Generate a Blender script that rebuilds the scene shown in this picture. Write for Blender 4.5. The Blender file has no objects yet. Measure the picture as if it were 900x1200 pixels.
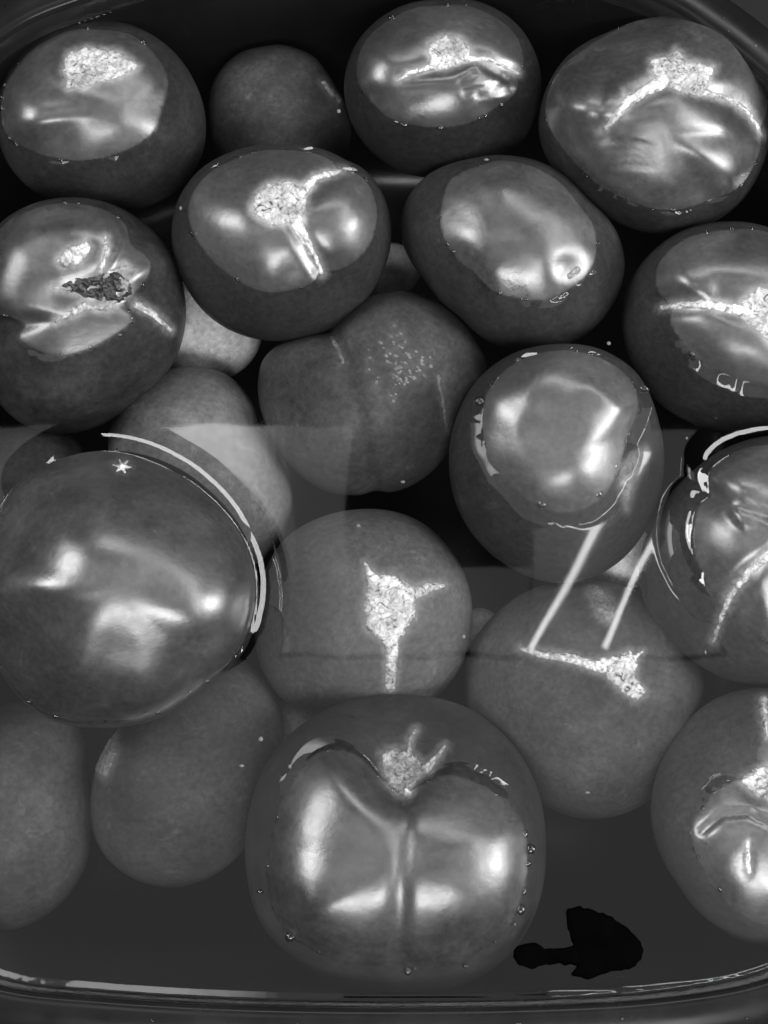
import bpy, bmesh, math, random
import numpy as np
from mathutils import Vector, noise
from mathutils.bvhtree import BVHTree

# ------------------------------------------------------------------ camera
F = 600.0 / math.tan(math.radians(18.0))        # focal length in photo pixels (900 x 1200)
TAU = math.atan(350.0 / F)                      # tilt away from straight down
EYE = np.array((0.0, 0.0, 0.58))                # water level is z = 0
CT, ST = math.cos(TAU), math.sin(TAU)

scene = bpy.context.scene
C = scene.collection
cam_data = bpy.data.cameras.new('camera')
cam_data.sensor_fit = 'VERTICAL'
cam_data.sensor_height = 36.0
cam_data.sensor_width = 27.0
cam_data.lens = 18.0 / math.tan(math.radians(18.0))
cam_data.clip_start = 0.01
cam_data.clip_end = 50.0
cam = bpy.data.objects.new('camera', cam_data)
cam.location = EYE.tolist()
cam.rotation_euler = (TAU, 0, 0)
C.objects.link(cam)
scene.camera = cam


def ray(px, py):
    x = (np.asarray(px, float) - 450.0) / F
    y = -(np.asarray(py, float) - 600.0) / F
    return np.stack([x, y * CT + ST, y * ST - CT], -1)


def at(px, py, z=0.0):
    d = ray(px, py)
    return EYE + d * ((z - EYE[2]) / d[..., 2])[..., None]


def to_px(P):
    q = np.asarray(P) - EYE
    y = q[..., 1] * CT + q[..., 2] * ST
    z = -q[..., 1] * ST + q[..., 2] * CT
    return np.stack([450 + F * q[..., 0] / -z, 600 - F * y / -z], -1)


# ------------------------------------------------------------------ world and lamps
world = bpy.data.worlds.new('World')
scene.world = world
world.use_nodes = True
bg = world.node_tree.nodes['Background']
bg.inputs[0].default_value = (1, 1, 1, 1)
bg.inputs[1].default_value = 0.035

CEIL = 1.60


def mirrored(px, py, height=CEIL):
    """Point at ceiling height that flat water shows at this place in the photo."""
    w = at(px, py, 0.0)
    d = w - EYE
    d[2] = -d[2]
    return w + d * (height / d[2])


def lamp(name, p0, p1, width, radiance):
    """Rectangular lamp facing down, its long axis from p0 to p1."""
    p0, p1 = np.array(p0), np.array(p1)
    length = float(np.linalg.norm(p1 - p0))
    l = bpy.data.lights.new(name, 'AREA')
    l.shape = 'RECTANGLE'
    l.size, l.size_y = length, width
    l.energy = radiance * math.pi * length * width
    o = bpy.data.objects.new(name, l)
    mid = (p0 + p1) / 2
    o.location = mid.tolist()
    o.rotation_euler = (0, 0, math.atan2(p1[1] - p0[1], p1[0] - p0[0]))
    C.objects.link(o)
    return o


def lamp_box(name, x0, x1, y0, y1, radiance):
    a, b = mirrored(x0, (y0 + y1) / 2), mirrored(x1, (y0 + y1) / 2)
    w = abs(mirrored(450, y0)[1] - mirrored(450, y1)[1])
    return lamp(name, a, b, w, radiance)


lamp_box('ceiling_lamp', -260, 128, 497, 765, 0.85)
lamp_box('window_and_added_lamp', 128, 262, 497, 765, 6.5)
for _k in range(6):                              # its light falls off towards one side
    lamp_box('window_and_added_lamp', 262 + 13 * _k, 275 + 13 * _k, 497, 765, 5.6 - 0.85 * _k)
lamp_box('ceiling_lamp', 340, 412, 497, 765, 0.85)
lamp_box('ceiling_lamp', 412, 618, 664, 765, 0.70)
lamp_box('ceiling_lamp', 618, 1180, 503, 765, 0.75)
lamp_box('ceiling_lamp', -300, 1200, 766, 1290, 0.62)
lamp('tube_lamp', mirrored(626, 760, CEIL - 0.03), mirrored(752, 530, CEIL - 0.03), 0.009, 17.0)
lamp('tube_lamp', mirrored(702, 760, CEIL - 0.03), mirrored(852, 490, CEIL - 0.03), 0.010, 17.0)


def aimed_lamp(name, loc, size, size_y, radiance):  # rectangular lamp out of view, turned towards the tub
    l = bpy.data.lights.new(name, 'AREA')
    l.shape = 'RECTANGLE'
    l.size, l.size_y = size, size_y
    l.energy = radiance * math.pi * size * size_y
    o = bpy.data.objects.new(name, l)
    o.location = loc
    o.rotation_euler = (-Vector(loc) + Vector((0, 0.1, 0))).to_track_quat('-Z', 'Y').to_euler()
    C.objects.link(o)


aimed_lamp('ceiling_lamp', (0.06, -0.50, 0.85), 0.52, 0.24, 24.0)
aimed_lamp('window_and_added_lamp', (1.15, -0.02, 0.62), 0.50, 0.45, 30.0)
aimed_lamp('window_and_added_lamp', (-0.95, 0.45, 0.85), 0.42, 0.42, 18.0)
aimed_lamp('window_and_added_lamp', (-1.10, 0.40, 1.30), 1.3, 0.12, 13.0)  # added unseen strip for the bright water loop round the right-edge tomato
aimed_lamp('window_and_added_lamp', (0.20, 1.22, 1.30), 1.3, 0.20, 13.0)  # added unseen strip, draws the upper part of the big tomato's water crescent
aimed_lamp('window_and_added_lamp', (1.10, 0.25, 1.30), 1.6, 0.26, 12.0)  # added unseen strip, carries that crescent down the right-hand side

scene.view_settings.view_transform = 'Standard'
scene.view_settings.look = 'None'
scene.view_settings.exposure = -0.14
scene.view_settings.gamma = 1.0
scene.view_settings.use_curve_mapping = False
scene.cycles.use_denoising = True
scene.cycles.max_bounces = 5
scene.cycles.transparent_max_bounces = 12
scene.cycles.sample_clamp_indirect = 6.0


# ------------------------------------------------------------------ materials
def nodes_of(name):
    m = bpy.data.materials.new(name)
    m.use_nodes = True
    nt = m.node_tree
    return m, nt, nt.nodes['Principled BSDF']


def nd(nt, kind, **kw):
    n = nt.nodes.new(kind)
    for k, v in kw.items():
        if k in n.inputs.keys():
            n.inputs[k].default_value = v
        else:
            setattr(n, k, v)
    return n


def ramp(nt, src, stops):
    r = nt.nodes.new('ShaderNodeValToRGB')
    e = r.color_ramp.elements
    while len(e) < len(stops):
        e.new(0.5)
    for el, (p, v) in zip(e, stops):
        el.position = p
        el.color = (v, v, v, 1)
    nt.links.new(src, r.inputs[0])
    return r.outputs[0]


def skin_material(albedo, seed, rough=0.31, mottle=0.34):
    m, nt, b = nodes_of('tomato_skin')
    L = nt.links.new
    co = nd(nt, 'ShaderNodeNewGeometry').outputs['Position']
    mp = nd(nt, 'ShaderNodeMapping')
    mp.inputs['Location'].default_value = (seed * 1.7, seed * 0.9, seed * 2.3)
    L(co, mp.inputs[0])
    n1 = nd(nt, 'ShaderNodeTexNoise', Scale=16.0 + 9.0 * (seed * 7 % 5), Detail=6.0, Roughness=0.62)
    n2 = nd(nt, 'ShaderNodeTexNoise', Scale=420.0, Detail=4.0, Roughness=0.7)
    v = nd(nt, 'ShaderNodeTexVoronoi', Scale=260.0)
    for n in (n1, n2, v):
        L(mp.outputs[0], n.inputs['Vector'])
    c1 = ramp(nt, n1.outputs[0], [(0.30, albedo * (1 - mottle)), (0.52, albedo), (0.72, albedo * (1 + mottle * 1.3))])
    c2 = ramp(nt, n2.outputs[0], [(0.25, 0.68), (0.5, 1.0), (0.75, 1.35)])
    c3 = ramp(nt, v.outputs['Distance'], [(0.0, 1.5), (0.07, 1.0), (1.0, 1.0)])
    mul = nd(nt, 'ShaderNodeMix', data_type='RGBA', blend_type='MULTIPLY')
    mul.inputs['Factor'].default_value = 1.0
    L(c1, mul.inputs[6]); L(c2, mul.inputs[7])
    mul2 = nd(nt, 'ShaderNodeMix', data_type='RGBA', blend_type='MULTIPLY')
    mul2.inputs['Factor'].default_value = 0.5
    L(mul.outputs[2], mul2.inputs[6]); L(c3, mul2.inputs[7])
    n4 = nd(nt, 'ShaderNodeTexNoise', Scale=45.0 + 14.0 * (seed * 3 % 5), Detail=7.0, Roughness=0.75, Distortion=0.6 + 0.5 * (seed % 3))
    L(mp.outputs[0], n4.inputs['Vector'])
    sc = ramp(nt, n4.outputs[0], [(0.58, 1.0), (0.72, 1.75)])
    mul3 = nd(nt, 'ShaderNodeMix', data_type='RGBA', blend_type='MULTIPLY')
    mul3.inputs['Factor'].default_value = 1.0
    L(mul2.outputs[2], mul3.inputs[6]); L(sc, mul3.inputs[7])
    ha = nd(nt, 'ShaderNodeAttribute', attribute_name='halo')
    hm = nt.nodes.new('ShaderNodeMath'); hm.operation = 'MULTIPLY'
    L(ha.outputs['Fac'], hm.inputs[0])
    L(ramp(nt, n2.outputs[0], [(0.3, 0.35), (0.65, 1.0)]), hm.inputs[1])
    hx = nd(nt, 'ShaderNodeMix', data_type='RGBA')
    hx.inputs[7].default_value = (0.21, 0.21, 0.21, 1)
    L(hm.outputs[0], hx.inputs['Factor']); L(mul3.outputs[2], hx.inputs[6])
    pv = nd(nt, 'ShaderNodeTexVoronoi', Scale=330.0 + 40.0 * (seed % 4))
    L(mp.outputs[0], pv.inputs['Vector'])
    pm = nd(nt, 'ShaderNodeMix', data_type='RGBA', blend_type='MULTIPLY')
    pm.inputs['Factor'].default_value = 0.8
    L(hx.outputs[2], pm.inputs[6])
    L(ramp(nt, pv.outputs['Distance'], [(0.06, 0.45), (0.13, 1.0)]), pm.inputs[7])
    L(pm.outputs[2], b.inputs['Base Color'])
    r = ramp(nt, n1.outputs[0], [(0.3, rough * 0.8), (0.7, rough * 1.35)])
    L(r, b.inputs['Roughness'])
    # skin under water has almost no gloss of its own: its index is close to the water's
    at_ = nd(nt, 'ShaderNodeAttribute', attribute_name='submerged')
    s = nd(nt, 'ShaderNodeMapRange')
    s.inputs['To Min'].default_value = 1.0
    s.inputs['To Max'].default_value = 0.03
    L(at_.outputs['Fac'], s.inputs['Value'])
    L(s.outputs[0], b.inputs['Specular IOR Level'])
    bp = nd(nt, 'ShaderNodeBump', Strength=0.16, Distance=0.0008)
    n3 = nd(nt, 'ShaderNodeTexNoise', Scale=160.0, Detail=5.0, Roughness=0.6)
    L(mp.outputs[0], n3.inputs['Vector'])
    L(n3.outputs[0], bp.inputs['Height'])
    L(bp.outputs[0], b.inputs['Normal'])
    return m


def cork_material(name, lo, hi, rough=0.6):
    m, nt, b = nodes_of(name)
    L = nt.links.new
    g = nd(nt, 'ShaderNodeNewGeometry')
    n = nd(nt, 'ShaderNodeTexNoise', Scale=230.0, Detail=7.0, Roughness=0.68, Distortion=2.2)
    L(g.outputs['Position'], n.inputs['Vector'])
    v = nd(nt, 'ShaderNodeTexVoronoi', Scale=210.0, feature='DISTANCE_TO_EDGE')
    wv = nd(nt, 'ShaderNodeTexNoise', Scale=160.0, Detail=3.0)
    L(g.outputs['Position'], wv.inputs['Vector'])
    wa = nd(nt, 'ShaderNodeMix', data_type='RGBA', blend_type='LINEAR_LIGHT')
    wa.inputs['Factor'].default_value = 0.006
    L(g.outputs['Position'], wa.inputs[6]); L(wv.outputs[1], wa.inputs[7])
    L(wa.outputs[2], v.inputs['Vector'])
    a = ramp(nt, n.outputs[0], [(0.36, lo), (0.44, lo + (hi - lo) * 0.65), (0.62, hi)])
    e = ramp(nt, v.outputs['Distance'], [(0.0, 0.10), (0.07, 0.55), (0.16, 1.0)])
    mu = nd(nt, 'ShaderNodeMix', data_type='RGBA', blend_type='MULTIPLY')
    mu.inputs['Factor'].default_value = 0.42
    lf = nd(nt, 'ShaderNodeTexNoise', Scale=95.0, Detail=3.0)
    L(g.outputs['Position'], lf.inputs['Vector'])
    lv = ramp(nt, lf.outputs[0], [(0.35, 0.5), (0.6, 1.0)])
    mv = nd(nt, 'ShaderNodeMix', data_type='RGBA', blend_type='MULTIPLY')
    mv.inputs['Factor'].default_value = 1.0
    L(a, mv.inputs[6]); L(lv, mv.inputs[7])
    L(mv.outputs[2], mu.inputs[6]); L(e, mu.inputs[7])
    ea = nd(nt, 'ShaderNodeAttribute', attribute_name='edge')
    ad = nt.nodes.new('ShaderNodeMath'); ad.operation = 'MULTIPLY_ADD'
    L(n.outputs[0], ad.inputs[0]); ad.inputs[1].default_value = 1.4
    L(ea.outputs['Fac'], ad.inputs[2])
    ef = ramp(nt, ad.outputs[0], [(0.62, 0.0), (1.0, 1.0)])
    fade = nd(nt, 'ShaderNodeMix', data_type='RGBA')
    fade.inputs[6].default_value = (0.13, 0.13, 0.13, 1)
    L(ef, fade.inputs['Factor']); L(mu.outputs[2], fade.inputs[7])
    L(fade.outputs[2], b.inputs['Base Color'])
    b.inputs['Roughness'].default_value = rough
    bp = nd(nt, 'ShaderNodeBump', Strength=0.4, Distance=0.0006)
    L(n.outputs[0], bp.inputs['Height'])
    L(bp.outputs[0], b.inputs['Normal'])
    return m


def plain_material(name, v, rough=0.5, spec=0.5, metal=0.0, scale=30.0, var=0.25):
    m, nt, b = nodes_of(name)
    L = nt.links.new
    g = nd(nt, 'ShaderNodeNewGeometry')
    n = nd(nt, 'ShaderNodeTexNoise', Scale=scale, Detail=6.0, Roughness=0.65)
    L(g.outputs['Position'], n.inputs['Vector'])
    L(ramp(nt, n.outputs[0], [(0.3, v * (1 - var)), (0.7, v * (1 + var))]), b.inputs['Base Color'])
    L(ramp(nt, n.outputs[0], [(0.3, rough * 0.75), (0.7, min(1, rough * 1.3))]), b.inputs['Roughness'])
    b.inputs['Specular IOR Level'].default_value = spec
    b.inputs['Metallic'].default_value = metal
    return m


def water_material():
    m = bpy.data.materials.new('water')
    m.use_nodes = True
    nt = m.node_tree
    nt.nodes.clear()
    L = nt.links.new
    out = nt.nodes.new('ShaderNodeOutputMaterial')
    g = nt.nodes.new('ShaderNodeNewGeometry')
    fr = nd(nt, 'ShaderNodeFresnel', IOR=1.58)
    tr = nd(nt, 'ShaderNodeBsdfTransparent')
    tr.inputs[0].default_value = (0.80, 0.80, 0.80, 1)
    gl = nd(nt, 'ShaderNodeBsdfGlossy', Roughness=0.025)
    mx = nt.nodes.new('ShaderNodeMixShader')
    up = nt.nodes.new('ShaderNodeMath'); up.operation = 'SUBTRACT'
    up.inputs[0].default_value = 1.0
    L(g.outputs['Backfacing'], up.inputs[1])
    mu = nt.nodes.new('ShaderNodeMath'); mu.operation = 'MULTIPLY'
    L(fr.outputs[0], mu.inputs[0]); L(up.outputs[0], mu.inputs[1])
    L(mu.outputs[0], mx.inputs[0]); L(tr.outputs[0], mx.inputs[1]); L(gl.outputs[0], mx.inputs[2])
    L(mx.outputs[0], out.inputs['Surface'])
    return m


M_WATER = water_material()
M_CORK = cork_material('cork_scar', 0.04, 0.58)
M_CRACK = cork_material('healed_crack_and_glint', 0.28, 0.88, 0.45)
M_PALE = cork_material('soaked_scar', 0.07, 0.95)
M_DULL = cork_material('dull_scar', 0.08, 0.34)
M_HOLE = plain_material('rotten_hole', 0.012, 0.45, 0.5, scale=300)
M_TUB = plain_material('dark_tub', 0.010, 0.22, 0.5, scale=25)
M_RIM = plain_material('tub_rim', 0.008, 0.24, 0.16, scale=40)
M_STEEL = plain_material('counter', 0.010, 0.5, 0.1, metal=0.0, scale=60)
M_DARK_REFLECTION = plain_material('reflection_black', 0.0009, 0.9, 0.0, scale=120)  # near-black colour standing in for a dark reflection


# ------------------------------------------------------------------ mesh helpers
def mesh_obj(name, verts, faces, mat, parent=None, smooth=True):
    me = bpy.data.meshes.new(name)
    me.from_pydata([tuple(v) for v in verts], [], [tuple(f) for f in faces])
    me.update()
    if smooth:
        me.polygons.foreach_set('use_smooth', [True] * len(me.polygons))
    me.materials.append(mat)
    o = bpy.data.objects.new(name, me)
    C.objects.link(o)
    if parent is not None:
        o.parent = parent
    return o


def tag(o, label, cat, group=None):
    o['label'] = label
    o['category'] = cat
    if group:
        o['group'] = group


_ico = {}


def ico(n):
    if n not in _ico:
        bm = bmesh.new()
        bmesh.ops.create_icosphere(bm, subdivisions=n, radius=1.0)
        v = np.array([x.co[:] for x in bm.verts])
        v /= np.linalg.norm(v, axis=1)[:, None]
        f = np.array([[x.index for x in p.verts] for p in bm.faces])
        bm.free()
        _ico[n] = (v, f)
    return _ico[n]


def polar_curve(beta, r, smooth=4):
    """Periodic radius curve over 360 samples through (beta, r) points."""
    o = np.argsort(beta)
    b, r = np.asarray(beta)[o], np.asarray(r)[o]
    b = np.concatenate([b - 2 * np.pi, b, b + 2 * np.pi])
    r = np.concatenate([r, r, r])
    g = np.linspace(-np.pi, np.pi, 360, endpoint=False)
    y = np.interp(g, b, r)
    k = np.exp(-0.5 * (np.arange(-20, 21) / max(smooth, 0.5)) ** 2)
    k /= k.sum()
    return np.convolve(np.concatenate([y[-20:], y, y[:20]]), k, 'valid')


def curve_at(curve, beta):
    t = (beta + np.pi) / (2 * np.pi) * 360
    i = np.floor(t).astype(int) % 360
    f = t - np.floor(t)
    return curve[i] * (1 - f) + curve[(i + 1) % 360] * f


def seg_dist(P, poly):
    """Distance of points P (n,2) to an open polyline, with position 0..1 along it."""
    poly = np.asarray(poly, float)
    best = np.full(len(P), 1e9)
    par = np.zeros(len(P))
    n = max(len(poly) - 1, 1)
    if len(poly) == 1:
        return np.linalg.norm(P - poly[0], axis=1), par
    for i in range(n):
        a, b = poly[i], poly[i + 1]
        ab = b - a
        t = np.clip(((P - a) @ ab) / (ab @ ab), 0, 1)
        d = np.linalg.norm(P - (a + t[:, None] * ab), axis=1)
        m = d < best
        best[m] = d[m]
        par[m] = (i + t[m]) / n
    return best, par


def poly_sd(P, poly):
    """Signed distance to a closed polygon, positive inside."""
    poly = np.asarray(poly, float)
    d, _ = seg_dist(P, np.vstack([poly, poly[:1]]))
    inside = np.zeros(len(P), bool)
    j = len(poly) - 1
    for i in range(len(poly)):
        xi, yi = poly[i]
        xj, yj = poly[j]
        c = ((yi > P[:, 1]) != (yj > P[:, 1])) & (P[:, 0] < (xj - xi) * (P[:, 1] - yi) / (yj - yi + 1e-12) + xi)
        inside ^= c
        j = i
    return np.where(inside, d, -d)


# ------------------------------------------------------------------ the counter and the tub
def spline(pts, n=16):
    pts = [np.array(p, float) for p in pts]
    out = []
    k = len(pts)
    for i in range(k):
        p0, p1, p2, p3 = pts[i - 1], pts[i], pts[(i + 1) % k], pts[(i + 2) % k]
        for j in range(n):
            t = j / n
            out.append(0.5 * ((2 * p1) + (-p0 + p2) * t + (2 * p0 - 5 * p1 + 4 * p2 - p3) * t * t + (-p0 + 3 * p1 - 3 * p2 + p3) * t ** 3))
    return np.array(out)


RIM_Z = 0.012
rim_px = [(80, 2), (0, 42), (-70, 110), (-120, 230), (-145, 420), (-150, 640), (-140, 860), (-110, 1060), (-70, 1125), (0, 1160), (120, 1174),
          (280, 1183), (460, 1186), (640, 1183), (780, 1174), (900, 1152), (985, 1105), (1030, 1010), (1050, 830), (1052, 600), (1040, 400),
          (1000, 220), (945, 130), (890, 80), (835, 36), (760, -8), (620, -45), (440, -58), (250, -45)]
rim_w = spline([at(x, y, RIM_Z)[:2] for x, y in rim_px], 10)
_t = np.roll(rim_w, -2, 0) - np.roll(rim_w, 2, 0)
rim_n = np.stack([-_t[:, 1], _t[:, 0]], 1)
rim_n /= np.linalg.norm(rim_n, axis=1)[:, None]
if ((rim_w.mean(0) - rim_w) * rim_n).sum() < 0:
    rim_n = -rim_n                               # points inwards


def ring_mesh(name, prof, mat, parent, cap=False):
    N = len(rim_w)
    vs, fs = [], []
    for d, z in prof:
        w = rim_w + rim_n * d
        vs += [(x, y, z) for x, y in w]
    for k in range(len(prof) - 1):
        for i in range(N):
            j = (i + 1) % N
            fs.append((k * N + i, k * N + j, (k + 1) * N + j, (k + 1) * N + i))
    if cap:
        c = rim_w.mean(0)
        vs.append((c[0], c[1], prof[-1][1]))
        b = (len(prof) - 1) * N
        fs += [(b + i, b + (i + 1) % N, len(vs) - 1) for i in range(N)]
    return mesh_obj(name, vs, fs, mat, parent)


FLOOR = -0.150
tub = bpy.data.objects.new('tub', None)
_c = rim_w.mean(0)
tub.location = (_c[0], _c[1], FLOOR - 0.004)
C.objects.link(tub)
tag(tub, 'dark glossy tub with a rounded rim holding the tomatoes in water', 'tub')


def local(o, parent):
    o.matrix_parent_inverse = parent.matrix_world.inverted()


bpy.context.view_layer.update()
for o in (ring_mesh('basin', [(0.0012, RIM_Z - 0.0028), (0.002, 0.004), (0.003, -0.006), (0.006, -0.05), (0.011, -0.11), (0.020, -0.138), (0.036, FLOOR + 0.002), (0.055, FLOOR)], M_TUB, tub, True),
          ring_mesh('rim', [(0.0012, RIM_Z - 0.0028), (0.0008, RIM_Z - 0.0008), (-0.0008, RIM_Z), (-0.003, RIM_Z + 0.0004), (-0.009, RIM_Z - 0.0002), (-0.0145, RIM_Z - 0.002), (-0.0175, RIM_Z - 0.005), (-0.0165, RIM_Z - 0.009), (-0.005, RIM_Z - 0.010)], M_RIM, tub),
          ring_mesh('outer_wall', [(-0.005, RIM_Z - 0.010), (-0.003, -0.05), (0.004, -0.12), (0.018, FLOOR - 0.003)], M_TUB, tub)):
    local(o, tub)

g = 0.9
counter = mesh_obj('counter', [(-g, -g, FLOOR - 0.004), (g, -g, FLOOR - 0.004), (g, g, FLOOR - 0.004), (-g, g, FLOOR - 0.004)], [(0, 1, 2, 3)], M_STEEL)
counter['kind'] = 'structure'

# ------------------------------------------------------------------ tomatoes
WATERLINES = []          # (centre xy, radius curve, meniscus height)
GROUP = 'tomatoes soaking in the tub'


class Tomato:
    def __init__(self, label, out, z, depth=0.92, water=None, rise=0.0004, albedo=0.2, seed=1, dents=(), centre=None,
                 rough=0.31, lump=0.02, level=6, smooth=5, wsmooth=4, mottle=0.34, spread=0.0030, side=None):
        rng = np.random.RandomState(seed)
        out = np.array(out, float)
        lo, hi = out.min(0), out.max(0)
        c = np.array(centre, float) if centre else (lo + hi) / 2
        if water is not None and z is None:      # float it so that the given waterline suits a round top
            za, zb = -0.045, 0.012
            for _ in range(24):
                zm = (za + zb) / 2
                x, e, ok = self.frame(c, zm, out, depth, smooth, water, rise)[-3:]
                if np.mean((x - e ** 2)[ok]) > 0:
                    zb = zm
                else:
                    za = zm
                if not ok.any():
                    zb = zm
            z = zm
        self.z = z
        Cn, W, U, V, dist, R, top, x, e, ok = self.frame(c, z, out, depth, smooth, water, rise)
        rm = R.mean()
        cw = np.zeros(360)
        if water is not None:
            cf = np.where(ok, (x - e ** 2) / np.maximum(self.bulge(e), 0.01), 0.0)
            cf = np.clip(cf, -2.6, 1.8)
            cw = polar_curve(self.beta, cf, wsmooth)
        D, Fc = ico(level)
        s = np.hypot(D[:, 0], D[:, 1])
        b = np.arctan2(D[:, 1], D[:, 0])
        Rb, cb = curve_at(R, b), curve_at(cw, b)
        fr = np.clip(s, 0, 1)
        sa = fr
        front = D[:, 2] >= 0
        g_ = fr ** 2 + np.where(front, cb, 0) * self.bulge(fr)
        wv = top * np.sqrt(np.clip(1 - g_, 0, 1)) * np.where(front, 1, -1)
        uu = Rb * fr
        L3 = np.stack([uu * np.cos(b), uu * np.sin(b), wv], 1)
        # uneven flesh
        k = np.zeros(len(D))
        for _ in range(10):
            a = rng.normal(size=3) * rng.uniform(1.5, 5.5)
            k += np.cos(D @ a + rng.uniform(0, 6.28)) / 10
        k2 = np.zeros(len(D))
        for _ in range(10):
            a = rng.normal(size=3) * rng.uniform(6, 10)
            k2 += np.cos(D @ a + rng.uniform(0, 6.28)) / 10
        k = k + 0.17 * k2
        L3 *= (1 + lump * 2.2 * k * (1 - sa ** 6))[:, None]
        X = Cn + L3[:, :1] * U + L3[:, 1:2] * V + L3[:, 2:] * W
        px = to_px(X)
        for dn in dents:
            pts, wpx, depth_px = dn[0], dn[1], dn[2]
            dd, par = seg_dist(px, pts)
            amp = np.exp(-(dd / wpx) ** 2) * (D[:, 2] > -0.15)
            if len(dn) > 3:                      # fades along its length
                amp *= np.sin(np.pi * np.clip(par, 0.02, 0.98)) ** 0.5
            X -= (X - Cn) / np.linalg.norm(X - Cn, axis=1)[:, None] * (amp * depth_px * dist / F)[:, None]
        self.X, self.F, self.C, self.rm = X, Fc, Cn, rm
        self.bvh = None
        self.px = to_px(X)
        self.front = (X - Cn) @ W > 0
        self.halo = np.zeros(len(X))
        e = bpy.data.objects.new('tomato', None)
        e.location = (Cn[0], Cn[1], float(X[:, 2].min()))
        C.objects.link(e)
        tag(e, label, 'tomato', GROUP)
        self.root = e
        bpy.context.view_layer.update()
        self.mat = skin_material(albedo, seed, rough, mottle)
        sk = mesh_obj('skin', X, Fc, self.mat, e)
        local(sk, e)
        sub = np.ones(len(X)) if water is None else 1 - np.clip((X[:, 2] - (rise - 0.0004)) / 0.0008, 0, 1)
        self.skin = sk
        sk.data.attributes.new('halo', 'FLOAT', 'POINT')
        att = sk.data.attributes.new('submerged', 'FLOAT', 'POINT')
        att.data.foreach_set('value', sub.astype(np.float32))
        if water is not None:
            ed = np.array([x.vertices[:] for x in sk.data.edges])
            za, zb = X[ed[:, 0], 2] - rise, X[ed[:, 1], 2] - rise
            m = (za * zb) < 0
            tt = za[m] / (za[m] - zb[m])
            q = X[ed[m, 0]] + (X[ed[m, 1]] - X[ed[m, 0]]) * tt[:, None]
            cc = (q[:, :2].min(0) + q[:, :2].max(0)) / 2
            rel = q[:, :2] - cc
            WATERLINES.append((cc, polar_curve(np.arctan2(rel[:, 1], rel[:, 0]), np.hypot(rel[:, 0], rel[:, 1]), 1.5), rise, spread, side))

    @staticmethod
    def bulge(r):
        return r ** 2.5 * (1 - r)

    def frame(self, c, z, out, depth, smooth, water, rise):
        Cn = at(c[0], c[1], z)
        W = EYE - Cn
        dist = np.linalg.norm(W)
        W /= dist
        U = np.array((1.0, 0, 0)); U -= W * (U @ W); U /= np.linalg.norm(U)
        V = np.cross(W, U)
        d = ray(out[:, 0], out[:, 1])
        t = ((Cn - EYE) @ W) / (d @ W)
        P = EYE + d * t[:, None] - Cn
        u, v = P @ U, P @ V
        R = polar_curve(np.arctan2(v, u), np.hypot(u, v), smooth)
        top = R.mean() * depth
        x = e = ok = None
        if water is not None:
            wl = np.array(water, float)
            Q = at(wl[:, 0], wl[:, 1], rise) - Cn
            u, v, w = Q @ U, Q @ V, Q @ W
            self.beta = np.arctan2(v, u)
            e = np.hypot(u, v) / curve_at(R, self.beta)
            ok = (e < 0.97) & (e > 0.25)
            x = 1 - np.sign(w) * (w / top) ** 2
        return Cn, W, U, V, dist, R, top, x, e, ok

    def patch(self, name, shapes, mat, height=0.0004, edge=3.5, rough=0.0005, step=1.2, label=None, freq=900.0, halo=1.0):
        """Raised or sunken tissue on the skin: shapes are ('poly', pts) or ('line', pts, w0, w1) in photo pixels."""
        if self.bvh is None:
            self.bvh = BVHTree.FromPolygons(self.X.tolist(), self.F.tolist())
        allp = np.vstack([np.array(s[1], float) for s in shapes])
        lo, hi = allp.min(0) - 14, allp.max(0) + 14
        gx, gy = np.arange(lo[0], hi[0], step), np.arange(lo[1], hi[1], step)
        G = np.stack(np.meshgrid(gx, gy), -1).reshape(-1, 2)
        wob = np.array([noise.noise_vector((x * 0.11, y * 0.11, self.rm * 900))[:2] for x, y in G]) * 2.6
        wob += np.array([noise.noise_vector((x * 0.3, y * 0.3, 7.0))[:2] for x, y in G]) * 1.8
        sd = np.full(len(G), -1e9)
        for s in shapes:
            if s[0] == 'poly':
                sd = np.maximum(sd, poly_sd(G + wob, s[1]))
            else:
                d, par = seg_dist(G + wob * 0.5, s[1])
                sd = np.maximum(sd, (s[2] + (s[3] - s[2]) * par) - d)
        near = np.nonzero(self.front & (self.px > lo - 12).all(1) & (self.px < hi + 12).all(1))[0]
        if len(near):
            q = self.px[near]
            h_ = np.full(len(q), -1e9)
            for s in shapes:
                if s[0] == 'poly':
                    h_ = np.maximum(h_, poly_sd(q, s[1]))
                else:
                    d, par = seg_dist(q, s[1])
                    h_ = np.maximum(h_, (s[2] + (s[3] - s[2]) * par) - d)
            self.halo[near] = np.maximum(self.halo[near], halo * np.exp(-(np.clip(-h_, 0, None) / 5.0) ** 2))
            self.skin.data.attributes['halo'].data.foreach_set('value', self.halo.astype(np.float32))
        idx = -np.ones(len(G), int)
        vs, eds = [], []
        dirs = ray(G[:, 0], G[:, 1])
        for i in np.nonzero(sd > -2.6)[0]:
            hit, nrm, _, _ = self.bvh.ray_cast(Vector(EYE), Vector(dirs[i]).normalized())
            if hit is None:
                continue
            k = min(1.0, max(-1.0, sd[i] / edge))
            h = height * k if k > 0 else 0.0006 * k
            if k > 0:
                n_ = noise.fractal(hit * freq * 0.45, 0.8, 2.1, 4)
                h += rough * n_ * k
            vs.append(hit + nrm * (h + 0.00005))
            idx[i] = len(vs) - 1
            eds.append(min(1.0, max(0.0, (sd[i] + 0.8) / 10.0)))
        I = idx.reshape(len(gy), len(gx))
        a, b, c, d = I[:-1, :-1].ravel(), I[:-1, 1:].ravel(), I[1:, 1:].ravel(), I[1:, :-1].ravel()
        ok = (a >= 0) & (b >= 0) & (c >= 0) & (d >= 0)
        if not vs or not ok.any():
            return None
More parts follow.
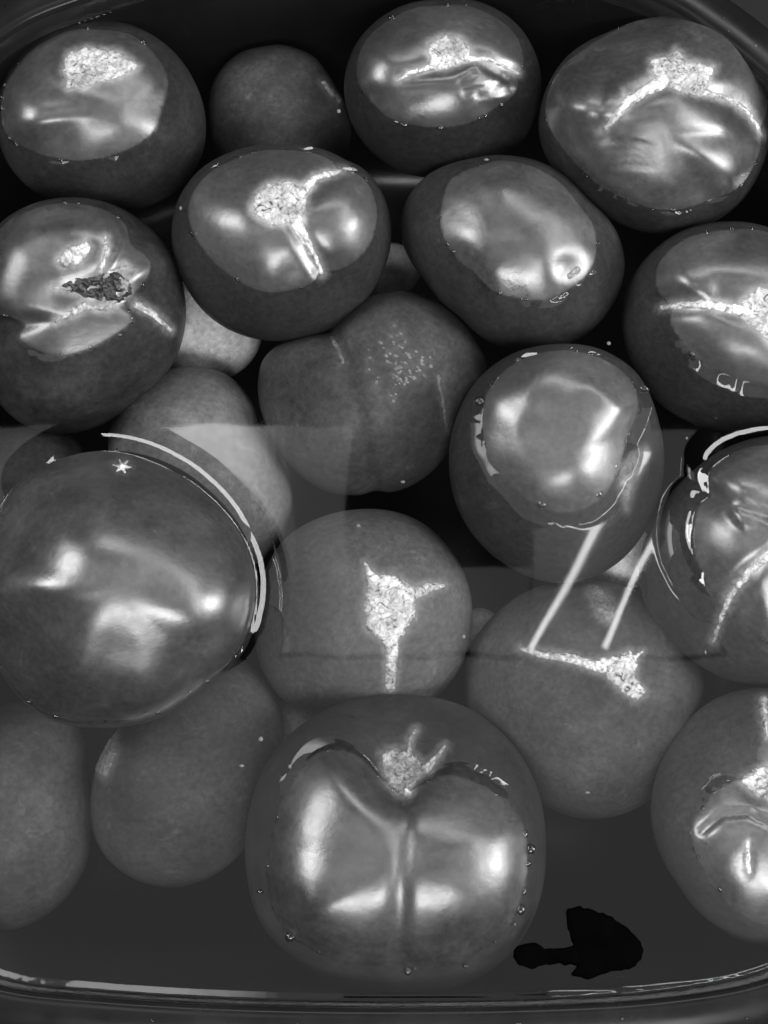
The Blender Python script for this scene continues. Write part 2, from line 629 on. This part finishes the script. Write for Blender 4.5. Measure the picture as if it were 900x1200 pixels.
        o = mesh_obj(name, vs, np.stack([a, d, c, b], 1)[ok], mat, self.root)
        att = o.data.attributes.new('edge', 'FLOAT', 'POINT')
        att.data.foreach_set('value', np.array(eds, np.float32))
        local(o, self.root)
        if label:
            o['label'] = label
        return o


T = {}
T[1] = Tomato('tomato with a broad pale stem scar, floating in the upper left corner of the tub',
    [(-4, 135), (8, 85), (45, 45), (115, 23), (180, 42), (222, 85), (241, 135), (236, 185), (205, 225), (150, 247), (90, 243), (40, 225), (5, 185)], None,
    water=[(1, 150), (30, 172), (75, 186), (110, 188), (155, 176), (188, 150), (197, 128), (198, 95), (172, 55), (115, 33), (60, 45), (20, 80), (2, 115)],
    albedo=0.0329, seed=1, side=-90.0, dents=[([(118, 78)], 34, 7), ([(60, 110), (70, 160)], 20, 3), ([(150, 105), (200, 130)], 26, 4)])
T[1].patch('stem_scar', [('poly', [(80, 62), (100, 56), (140, 60), (162, 78), (140, 90), (100, 102), (80, 104), (74, 82)])], M_CORK)

T[2] = Tomato('dim tomato fully under water between the two uppermost floating tomatoes',
    [(245, 140), (250, 95), (280, 62), (325, 55), (360, 65), (395, 105), (412, 145), (405, 185), (370, 215), (320, 225), (270, 205), (250, 175)], -0.058,
    albedo=0.0750, seed=2, level=5, dents=[([(300, 95)], 14, 3), ([(365, 70), (330, 60)], 14, -3)])
T[2].patch('stem_scar', [('line', [(380, 97), (398, 117)], 3, 4)], M_CRACK)

T[3] = Tomato('tomato with a round pale scar and a wrinkled flank, floating at the top edge',
    [(403, 100), (415, 55), (450, 18), (510, 0), (570, 5), (612, 35), (634, 85), (630, 130), (605, 175), (560, 203), (505, 208), (450, 190), (415, 150)], None,
    water=[(420, 92), (440, 120), (459, 137), (483, 146), (504, 149), (542, 145), (579, 126), (600, 112), (612, 85), (608, 50), (570, 18), (510, 8), (455, 25), (425, 55)],
    albedo=0.0280, seed=3, side=-90.0, dents=[([(525, 64)], 26, 6), ([(475, 88), (520, 78), (560, 68), (610, 88)], 9, 5)] +
    [([(552 + 9 * i, 88 + 5 * i), (570 + 8 * i, 80 + 4 * i), (586 + 5 * i, 84 + 4 * i)], 3.0, 2.6, 1) for i in range(4)] +
    [([(540, 96), (556, 84)], 3, 2.0), ([(545, 108), (600, 96)], 4, 2.0), ([(560, 113), (600, 104)], 3, 2.2)])
T[3].patch('stem_scar', [('poly', [(503, 50), (520, 42), (540, 46), (552, 60), (545, 72), (520, 82), (503, 78)])], M_CORK)
T[3].patch('crack', [('line', [(545, 68), (575, 70), (607, 86)], 3.2, 1.5)], M_CRACK, 0.0005)
T[3].patch('crack', [('line', [(505, 78), (478, 86), (466, 94)], 2.4, 0.8)], M_CRACK, 0.0004)

T[4] = Tomato('large tomato with a thick white split running from its scar, in the upper right corner',
    [(630, 150), (640, 105), (665, 65), (715, 38), (775, 20), (820, 15), (865, 35), (895, 75), (905, 130), (895, 190), (865, 240), (820, 268), (770, 274), (720, 258), (670, 220), (640, 185)], None,
    water=[(636, 120), (645, 150), (662, 174), (700, 216), (755, 241), (790, 245), (830, 232), (872, 215), (893, 170), (897, 120), (880, 75), (850, 40), (800, 25), (740, 38), (680, 65), (648, 95)],
    albedo=0.0350, seed=4, side=-90.0, rise=0.00045, dents=[([(795, 88)], 30, 7), ([(780, 92), (740, 115), (708, 152)], 16, 5), ([(820, 105), (860, 120), (892, 150)], 15, 6),
    ([(785, 160), (850, 160)], 10, 3, 1), ([(710, 85), (695, 145)], 7, 3, 1)] + [([(712, 168 + 9 * i), (738, 166 + 9 * i), (768, 172 + 8 * i)], 3.2, 1.8, 1) for i in range(4)])
T[4].patch('stem_scar', [('poly', [(763, 70), (785, 66), (792, 58), (806, 72), (838, 78), (830, 96), (826, 112), (800, 108), (775, 100), (764, 84)])], M_CORK)
T[4].patch('crack', [('line', [(776, 96), (755, 106), (735, 120), (722, 136), (709, 151)], 7.5, 2.5)], M_CRACK, 0.0010, label='thick white healed split')
T[4].patch('crack', [('line', [(828, 108), (860, 118), (880, 135), (893, 158)], 3.5, 1.6)], M_CRACK, 0.0005)

T[5] = Tomato('tomato with a bright scar and two pale splits, floating below the top row',
    [(201, 270), (208, 235), (235, 198), (275, 177), (330, 170), (390, 180), (435, 205), (455, 245), (458, 285), (440, 335), (405, 375), (350, 397), (300, 397), (250, 375), (215, 330)], None,
    water=[(222, 250), (245, 300), (280, 327), (320, 342), (360, 333), (382, 320), (425, 298), (443, 255), (436, 222), (400, 193), (335, 176), (270, 190), (232, 218)],
    albedo=0.0385, seed=5, side=90.0, dents=[([(326, 240)], 28, 6), ([(345, 262), (378, 318)], 11, 6), ([(350, 235), (400, 198)], 12, 6), ([(340, 318)], 20, 2)])
T[5].patch('stem_scar', [('poly', [(300, 228), (315, 215), (340, 212), (358, 225), (360, 245), (345, 262), (315, 264), (296, 250)])], M_CORK)
T[5].patch('crack', [('line', [(345, 255), (360, 285), (378, 320)], 7, 2)], M_CRACK, 0.0008)
T[5].patch('crack', [('line', [(352, 228), (370, 208), (404, 199)], 4.5, 2)], M_CRACK, 0.0006)

T[6] = Tomato('scarless tomato with a small dark nub on its tip, floating just above the drop-beaded tomato',
    [(468, 270), (475, 235), (500, 205), (550, 187), (600, 183), (645, 195), (690, 235), (722, 270), (733, 310), (722, 350), (690, 390), (640, 410), (590, 408), (540, 370), (500, 330), (478, 300)], None,
    water=[(515, 268), (520, 235), (540, 205), (590, 189), (640, 205), (680, 240), (698, 275), (692, 310), (660, 338), (625, 350), (590, 346), (565, 335), (550, 318), (530, 295)],
    albedo=0.0406, seed=6, side=-60.0, dents=[([(662, 312)], 15, 4), ([(645, 300)], 24, -2), ([(555, 320), (575, 370)], 10, 3)])
T[6].patch('blossom_tip', [('line', [(668, 323), (676, 316)], 3.5, 4)], M_DULL, 0.0008)

T[7] = Tomato('scarred tomato with a torn black hole at its stem, cut by the left edge',
    [(-28, 370), (-20, 300), (0, 262), (45, 240), (95, 237), (150, 252), (195, 290), (215, 340), (215, 390), (200, 430), (165, 465), (125, 495), (80, 508), (30, 500), (-10, 460)], -0.0335,
    water=[(-15, 362), (20, 371), (60, 377), (75, 377), (95, 370), (120, 364), (150, 362), (180, 372), (204, 384), (212, 350), (195, 297), (150, 260), (95, 244), (45, 247), (0, 270)],
    albedo=0.0364, seed=7, rise=0.00015, mottle=0.5, dents=[([(122, 338)], 20, 6), ([(75, 340), (110, 335)], 12, 3), ([(95, 275)], 70, -6), ([(150, 355), (200, 382)], 9, 3)])
T[7].patch('stem_hole', [('poly', [(112, 322), (135, 318), (152, 328), (154, 345), (140, 354), (122, 352), (100, 348), (70, 338), (75, 332)])], M_HOLE, 0.0006, rough=0.0022, freq=500)
T[7].patch('stem_scar', [('line', [(62, 336), (90, 340), (120, 334)], 1.5, 2.5), ('line', [(100, 358), (66, 376)], 4.5, 2.5), ('line', [(118, 318), (124, 298), (124, 278)], 3, 1.2), ('line', [(128, 320), (148, 312)], 2.5, 1.2), ('line', [(135, 352), (125, 362), (105, 360)], 3, 2.5)], M_CORK, 0.0012, rough=0.0008)
T[7].patch('peel_scar', [('poly', [(66, 306), (82, 290), (102, 282), (106, 290), (94, 308), (74, 316)])], M_CORK, 0.0008, rough=0.0012, freq=650)
T[7].patch('crack', [('line', [(160, 357), (180, 368), (200, 387)], 4.0, 2.0)], M_CRACK, 0.0008)
T[7].patch('dried_rim', [('line', [(140, 338), (145, 334), (148, 340), (142, 344)], 2.0, 2.0)], M_DULL, 0.0022)

T[8] = Tomato('two-lobed tomato with a pale band from its scar, cut by the right edge',
    [(728, 380), (735, 335), (765, 295), (800, 270), (850, 260), (910, 270), (960, 310), (985, 380), (970, 450), (920, 500), (870, 510), (810, 495), (760, 460), (738, 420)], None,
    water=[(770, 325), (777, 300), (800, 282), (850, 270), (910, 278), (955, 315), (970, 380), (955, 430), (920, 452), (880, 447), (840, 432), (800, 407), (784, 375), (776, 352)],
    albedo=0.0364, seed=8, side=-90.0, rise=0.00045, dents=[([(772, 358), (820, 356), (885, 366)], 13, 8), ([(893, 368)], 26, 7), ([(845, 338), (880, 345)], 14, 6)])
T[8].patch('stem_scar', [('poly', [(870, 352), (890, 338), (925, 335), (930, 400), (905, 405), (890, 388), (866, 372)])], M_CORK)
T[8].patch('crack', [('line', [(776, 360), (800, 357), (835, 357), (880, 366)], 2.5, 6)], M_CRACK, 0.0006)

T[9] = Tomato('heart-shaped tomato under water in the middle, with a groove down its face',
    [(302, 450), (308, 420), (335, 398), (380, 390), (400, 370), (430, 348), (470, 341), (515, 355), (550, 385), (570, 420), (572, 450), (550, 490), (525, 530), (480, 570), (430, 580), (380, 575), (335, 540), (310, 495)], -0.050,
    albedo=0.0662, seed=9, dents=[([(390, 392), (402, 425), (415, 470), (428, 530), (440, 575)], 12, 6), ([(515, 440), (525, 500)], 7, 3)], smooth=3)
T[9].patch('crack', [('line', [(389, 395), (397, 410), (402, 425)], 2, 1.6)], M_DULL, 0.0003, halo=0.3)
T[9].patch('crack', [('line', [(513, 440), (519, 470), (524, 505)], 1.0, 1.6)], M_DULL, 0.0003, halo=0.3)
_r = np.random.RandomState(9)
T[9].patch('speckled_scar', [('line', [(x, y), (x + 1.5, y + 1)], w, w * 0.7) for x, y, w in zip(_r.normal(470, 14, 70), _r.normal(424, 19, 70), _r.uniform(0.5, 1.7, 70))], M_DULL, 0.0002, halo=0.22)

T[10] = Tomato('round tomato beaded with drops, floating just beside the heart-shaped sunken tomato',
    [(527, 550), (535, 490), (560, 445), (600, 415), (650, 404), (700, 408), (745, 435), (770, 490), (778, 540), (765, 600), (730, 655), (680, 682), (640, 682), (590, 660), (550, 620)], None,
    water=[(568, 500), (572, 460), (600, 428), (650, 411), (700, 418), (738, 445), (748, 475), (735, 510), (715, 550), (690, 580), (650, 592), (610, 580), (580, 550)],
    albedo=0.0462, seed=10, rise=0.0007, spread=0.0034, dents=[([(625, 505)], 14, 3), ([(690, 455), (725, 480)], 12, -3), ([(672, 545)], 24, -3)])
T[10].patch('stem_scar', [('poly', [(757, 526), (750, 548), (740, 575), (735, 598), (728, 570), (730, 548), (742, 535)])], M_DULL, 0.0006, rough=0.0007)

T[11] = Tomato('tomato ringed by a wide bent rim of water, with a split across its lobes',
    [(748, 670), (770, 605), (810, 555), (860, 522), (910, 510), (970, 540), (1010, 620), (1010, 700), (975, 770), (915, 803), (850, 795), (795, 760), (760, 720)], None,
    water=[(816, 625), (820, 600), (832, 578), (834, 548), (860, 530), (910, 522), (965, 550), (990, 620), (985, 690), (950, 745), (905, 757), (880, 738), (850, 706), (826, 668)],
    albedo=0.0490, seed=11, rise=0.0036, spread=0.0064, side=140.0, centre=(890, 650), dents=[([(838, 578), (870, 590), (900, 600)], 11, 7), ([(905, 645), (875, 672), (850, 706), (838, 745)], 9, 5), ([(885, 622)], 13, 4)], wsmooth=3)
T[11].patch('crack', [('line', [(906, 645), (880, 668), (856, 698), (845, 725), (836, 752)], 5, 1.5)], M_CRACK, 0.0006)

T[12] = Tomato('pale pear-like tomato under water behind the biggest floating one',
    [(127, 510), (140, 470), (170, 442), (215, 430), (260, 435), (292, 465), (305, 500), (325, 535), (343, 580), (335, 620), (305, 660), (250, 670), (190, 640), (145, 580)], -0.060,
    albedo=0.1275, seed=12, level=5, dents=[([(228, 490), (245, 525), (275, 560)], 5, 2), ([(305, 500)], 16, 3)])

T[13] = Tomato('dark tomato sunk at the tub edge, mostly covered by the biggest tomato',
    [(-50, 560), (-20, 515), (20, 497), (60, 500), (95, 520), (115, 560), (110, 610), (70, 650), (0, 650), (-40, 610)], -0.066, albedo=0.0490, seed=13, level=5)

T[14] = Tomato('biggest smooth tomato riding high out of the water, with a broad shine and no scar',
    [(-22, 680), (-12, 620), (20, 565), (70, 538), (130, 528), (190, 540), (245, 575), (280, 615), (300, 665), (302, 715), (285, 765), (240, 805), (190, 840), (120, 852), (60, 845), (20, 815), (-10, 760)], -0.006,
    water=[(-20, 690), (-9, 630), (22, 575), (70, 545), (130, 535), (190, 547), (245, 582), (278, 622), (296, 668), (298, 712), (282, 758), (238, 798), (190, 833), (120, 845), (60, 838), (20, 808), (-8, 755)],
    albedo=0.0301, seed=14, rise=0.0036, spread=0.0062, side=42.0, lump=0.02, depth=0.86, mottle=0.3, dents=[([(150, 760)], 40, 4), ([(60, 600), (20, 640)], 25, 3)])

T[14].patch('star_glint', [('line', [(143, 546), (143 + 11 * math.cos(a_), 546 + 8 * math.sin(a_))], 2.2, 0.5) for a_ in (0.2, 1.3, 2.2, 3.3, 4.4, 5.4)], M_CRACK, 0.0004, halo=0.2, label='tiny star-shaped glint, put on as pale strokes')  # small star-shaped glint, put on the skin as pale strokes

T[15] = Tomato('sunken tomato with a star-shaped white stem scar, beside the biggest tomato',
    [(300, 720), (310, 670), (335, 630), (375, 607), (425, 597), (480, 605), (525, 640), (550, 690), (552, 740), (535, 790), (500, 825), (440, 840), (380, 838), (330, 820), (305, 780)], -0.060,
    albedo=0.0915, seed=15, dents=[([(458, 712)], 26, 6)])
T[15].patch('stem_scar', [('poly', [(433, 672), (462, 676), (488, 690), (486, 722), (472, 745), (450, 752), (430, 738), (428, 712)]),
    ('line', [(440, 685), (428, 660)], 7, 1.5), ('line', [(480, 698), (505, 688), (520, 686)], 8, 2), ('line', [(459, 740), (459, 775), (457, 806)], 9, 5)], M_PALE, 0.0009, rough=0.0007)

T[16] = Tomato('sunken tomato with a pale torn scar and two straight streaks of light above it',
    [(543, 800), (550, 760), (580, 720), (625, 690), (680, 680), (730, 685), (775, 715), (810, 760), (828, 805), (820, 860), (790, 910), (740, 950), (690, 960), (640, 945), (590, 900), (555, 850)], -0.062,
    albedo=0.0700, seed=16, dents=[([(735, 792)], 24, 5), ([(612, 762), (670, 770), (725, 788)], 9, 3)])
T[16].patch('stem_scar', [('poly', [(702, 772), (722, 770), (738, 762), (746, 775), (745, 795), (757, 812), (744, 820), (728, 808), (712, 792)]), ('line', [(742, 772), (752, 764)], 3.5, 1.2)], M_PALE, 0.0009, rough=0.0007)
T[16].patch('crack', [('line', [(610, 760), (635, 767), (670, 772), (705, 782)], 2, 6)], M_PALE, 0.0007)
T[16].patch('peel_scar', [('poly', [(685, 682), (702, 683), (712, 695), (722, 718), (716, 730), (702, 724), (695, 705)])], M_DULL, 0.0006, rough=0.0006)

T[17] = Tomato('plain dull tomato sunk in the lower corner of the tub, cut by the frame',
    [(-60, 950), (-40, 870), (0, 828), (50, 820), (95, 850), (100, 900), (106, 970), (95, 1025), (55, 1072), (0, 1093), (-45, 1050)], -0.062, albedo=0.0616, seed=17, level=5)

T[18] = Tomato('egg-shaped plain tomato sunk just below the biggest floating tomato',
    [(105, 960), (110, 910), (135, 860), (180, 820), (230, 780), (280, 768), (315, 795), (332, 850), (325, 910), (300, 970), (260, 1020), (210, 1040), (155, 1030), (120, 1000)], -0.064,
    albedo=0.0588, seed=18, level=5)
T[18].patch('stem_scar', [('poly', [(108, 858), (132, 850), (136, 880), (124, 910), (110, 900)])], M_DULL, 0.0003)

T[19] = Tomato('split-lobed tomato with a shaggy pale stem scar, floating foremost by the near rim',
    [(290, 1020), (293, 950), (315, 890), (360, 845), (420, 818), (480, 815), (540, 825), (595, 865), (628, 920), (638, 990), (630, 1060), (600, 1115), (550, 1150), (480, 1167), (410, 1160), (350, 1125), (305, 1080)], None,
    water=[(315, 1043), (318, 995), (335, 930), (372, 880), (422, 884), (443, 906), (456, 930), (478, 939), (500, 917), (539, 912), (582, 934), (612, 969), (617, 1017), (600, 1077), (565, 1112), (513, 1131), (443, 1128), (378, 1120), (339, 1095)],
    centre=(465, 1010), albedo=0.0294, seed=19, rise=0.0010, side=90.0, spread=0.0036, wsmooth=3, lump=0.014,
    dents=[([(472, 925), (474, 960), (470, 1050), (468, 1130)], 12, 5), ([(474, 898)], 34, 26)])
T[19].patch('stem_scar', [('poly', [(448, 884), (460, 878), (480, 882), (495, 892), (500, 905), (488, 915), (480, 932), (468, 930), (455, 918), (450, 900)])], M_CORK, 0.0012, rough=0.0012)
T[19].patch('sepal', [('line', [(478, 882), (480, 868), (488, 854)], 3, 1)], M_CORK, 0.0016)
T[19].patch('sepal', [('line', [(498, 902), (508, 892), (521, 874)], 5, 1.2)], M_CORK, 0.0018)

T[20] = Tomato('tomato with a curled dark crease and torn scar, cut by the frame near the dark reflection',
    [(763, 950), (772, 900), (800, 850), (845, 815), (900, 805), (960, 830), (1000, 900), (1005, 980), (980, 1060), (930, 1105), (890, 1110), (840, 1085), (795, 1035), (770, 990)], None,
    water=[(815, 978), (820, 960), (834, 935), (850, 921), (872, 926), (889, 938), (930, 922), (970, 950), (985, 1000), (960, 1050), (920, 1082), (891, 1080), (863, 1063), (830, 1030)],
    centre=(885, 975), albedo=0.0630, seed=20, rise=0.0010, side=120.0, wsmooth=3, dents=[([(897, 905)], 32, 20), ([(822, 975), (845, 955), (875, 952), (905, 968)], 4, 4), ([(878, 985), (876, 1025)], 4, 3, 1)])
T[20].patch('stem_scar', [('poly', [(868, 915), (885, 902), (915, 896), (925, 930), (900, 938), (884, 930)])], M_CORK, 0.0010, rough=0.0010)
T[20].patch('sepal', [('line', [(894, 820), (896, 845), (899, 860)], 5, 3)], M_CORK, 0.0012)
T[20].patch('crack', [('line', [(877, 988), (877, 1022)], 1.2, 3)], M_CRACK, 0.0004)

# pale fruit of the lower layer, seen through the gaps
for lab, x, y, r, z in (('pale tomato glimpsed deep beside the hole-scarred tomato', 242, 386, 66, -0.074),
                        ('pale tomato glimpsed deep below the drop-beaded tomato', 724, 652, 44, -0.066),
                        ('pale tomato glimpsed deep between the star-scarred and streaked tomatoes', 562, 738, 27, -0.088),
                        ('pale tomato glimpsed deep under the split-lobed foremost tomato', 345, 850, 34, -0.09),
                        ('pale tomato glimpsed deep behind the heart-shaped tomato', 458, 318, 36, -0.085)):
    a = np.linspace(0, 2 * np.pi, 14, endpoint=False)
    T[lab] = Tomato(lab, np.stack([x + r * np.cos(a), y + r * 0.93 * np.sin(a)], 1), z, albedo=0.85, seed=int(x), level=5)

# ------------------------------------------------------------------ water
H = 0.0009
x0, x1 = rim_w[:, 0].min(), rim_w[:, 0].max()
y0, y1 = rim_w[:, 1].min(), rim_w[:, 1].max()
gx, gy = np.arange(x0, x1 + H, H), np.arange(y0, y1 + H, H)
GX, GY = np.meshgrid(gx, gy)
G = np.stack([GX.ravel(), GY.ravel()], 1)
hz = np.zeros(len(G))
rngw = np.random.RandomState(77)
for cc, curve, rise, spread, side in WATERLINES:
    rel = G - cc
    wob_r = polar_curve(rngw.uniform(-np.pi, np.pi, 60), rngw.uniform(0.35, 1.45, 60) if spread < 0.0045 else rngw.uniform(0.85, 1.15, 60), 4.5 if spread < 0.0045 else 9.0)
    wob_d = polar_curve(rngw.uniform(-np.pi, np.pi, 90), rngw.normal(0, 0.0006, 90), 1.2) * min(1, (0.003 / spread) ** 3)
    bt = np.arctan2(rel[:, 1], rel[:, 0])
    d = np.hypot(rel[:, 0], rel[:, 1]) - curve_at(curve, np.arctan2(rel[:, 1], rel[:, 0]))
    d = d + curve_at(wob_d, bt)
    if side is not None:                         # the rim of water stands higher on one side
        q = 0.5 + 0.5 * np.cos(bt - math.radians(side))
        rise = rise * (0.08 + 0.92 * np.clip(q * 1.35, 0, 1) ** 5)
    hz += rise * curve_at(wob_r, bt) * np.clip(1 - np.clip(d, 0, None) / (2.2 * spread), 0, 1) ** 2.2
inner = rim_w + rim_n * 0.0026
sd = poly_sd(G, inner)
hz = np.minimum(hz, 0.0065)
hz += 0.000014 * np.sin(G[:, 0] * 118 + G[:, 1] * 41 + 1.1) + 0.000009 * np.sin(G[:, 0] * 205 - G[:, 1] * 60 + 0.4)
hz += 0.0010 * np.exp(-np.clip(sd, 0, None) / 0.004)
idx = -np.ones(len(G), int)
keep = sd > -0.0016
idx[keep] = np.arange(keep.sum())
I = idx.reshape(GX.shape)
a, b, c, d = I[:-1, :-1].ravel(), I[:-1, 1:].ravel(), I[1:, 1:].ravel(), I[1:, :-1].ravel()
ok = (a >= 0) & (b >= 0) & (c >= 0) & (d >= 0)
wo = mesh_obj('water', np.column_stack([G[keep], hz[keep]]), np.stack([a, b, c, d], 1)[ok], M_WATER)
wo['kind'] = 'structure'


# ------------------------------------------------------------------ small things
def dark_reflection():  # dark reflection in the water, built as thin black slabs on it
    e = bpy.data.objects.new('dark_reflection', None)
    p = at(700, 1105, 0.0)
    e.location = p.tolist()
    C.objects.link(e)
    tag(e, 'dark reflection in the water near the rim, built as a flat black shape', 'dark_reflection')
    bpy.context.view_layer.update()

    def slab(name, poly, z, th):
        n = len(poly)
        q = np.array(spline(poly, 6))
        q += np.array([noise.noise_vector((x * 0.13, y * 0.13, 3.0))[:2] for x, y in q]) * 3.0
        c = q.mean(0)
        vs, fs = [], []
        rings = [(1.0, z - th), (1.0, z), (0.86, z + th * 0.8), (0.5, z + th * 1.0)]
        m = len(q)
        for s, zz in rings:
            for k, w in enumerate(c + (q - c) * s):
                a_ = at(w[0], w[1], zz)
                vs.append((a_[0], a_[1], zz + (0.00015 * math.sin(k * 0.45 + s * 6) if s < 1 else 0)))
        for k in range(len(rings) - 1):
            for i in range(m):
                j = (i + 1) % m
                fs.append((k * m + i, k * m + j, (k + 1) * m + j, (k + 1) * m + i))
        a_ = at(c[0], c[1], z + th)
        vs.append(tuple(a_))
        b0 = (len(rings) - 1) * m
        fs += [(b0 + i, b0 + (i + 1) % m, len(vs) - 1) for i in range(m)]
        o = mesh_obj(name, vs, fs, M_DARK_REFLECTION, e)
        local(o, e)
    slab('reflection_blob', [(663, 1076), (672, 1063), (694, 1066), (722, 1078), (746, 1098), (753, 1116), (742, 1134), (712, 1140), (692, 1147), (671, 1143), (678, 1128), (671, 1103)], 0.0008, 0.0008)
    slab('reflection_arm', [(602, 1114), (622, 1106), (650, 1113), (684, 1108), (686, 1131), (650, 1130), (622, 1134), (606, 1129)], 0.0006, 0.0008)


dark_reflection()

rng = random.Random(5)
BIG = [(305, 1045), (478, 1138), (545, 1132), (622, 995), (610, 1066), (340, 1098), (604, 965), (680, 520), (718, 545), (735, 508), (562, 470), (700, 578), (635, 590), (755, 455)]
vs, fs = [], []
bv, bf = ico(2)
for cc, curve, rise, spread, side in WATERLINES:
    for _ in range(16):
        be = rng.uniform(-math.pi, math.pi)
        r0 = float(curve_at(curve, np.array([be]))[0]) + rng.uniform(-0.0002, 0.0006)
        s = rng.uniform(0.0003, 0.0008) if rng.random() < 0.85 else rng.uniform(0.0008, 0.0015)
        c = np.array([cc[0] + r0 * math.cos(be), cc[1] + r0 * math.sin(be), rise + s * 0.2])
        k = len(vs)
        vs += (c + bv * s * np.array([rng.uniform(0.8, 1.6), rng.uniform(0.8, 1.6), 0.8])).tolist()
        fs += (bf + k).tolist()
for x, y in BIG:
    s = rng.uniform(0.0010, 0.0022)
    k = len(vs)
    vs += (at(x, y, 0.001) + bv * s * np.array([rng.uniform(0.8, 1.3), rng.uniform(0.8, 1.3), 0.7])).tolist()
    fs += (bf + k).tolist()
for _ in range(40):                              # drops on the rim
    i = rng.randrange(len(rim_w))
    w = rim_w[i] + rim_n[i] * rng.uniform(-0.011, -0.002)
    s = rng.uniform(0.0003, 0.0008)
    k = len(vs)
    vs += (np.array([w[0], w[1], RIM_Z + 0.0001]) + bv * s * np.array([1.2, 1.0, 0.6])).tolist()
    fs += (bf + k).tolist()
bo = mesh_obj('water_beads', vs, fs, M_WATER)
bo['kind'] = 'stuff'
tag(bo, 'tiny drops and bubbles of water clinging along the waterlines', 'water drops')

# grit on the tub floor and small bits adrift
vs, fs = [], []
gv, gf = ico(1)
for _ in range(90):
    p = np.array([rng.uniform(x0 + 0.05, x1 - 0.05), rng.uniform(y0 + 0.02, y1 - 0.05), FLOOR + 0.0006])
    if rng.random() < 0.25:
        p[2] = 0.0003
    sz = rng.uniform(0.0003, 0.0009)
    k = len(vs)
    vs += (p + gv * sz * np.array([rng.uniform(0.6, 1.8), rng.uniform(0.6, 1.8), 0.5])).tolist()
    fs += (gf + k).tolist()
go = mesh_obj('grit', vs, fs, plain_material('grit', 0.12, 0.7, 0.3, scale=200, var=0.6))
go['kind'] = 'stuff'
tag(go, 'tiny pale bits of grit adrift and on the tub floor', 'grit')
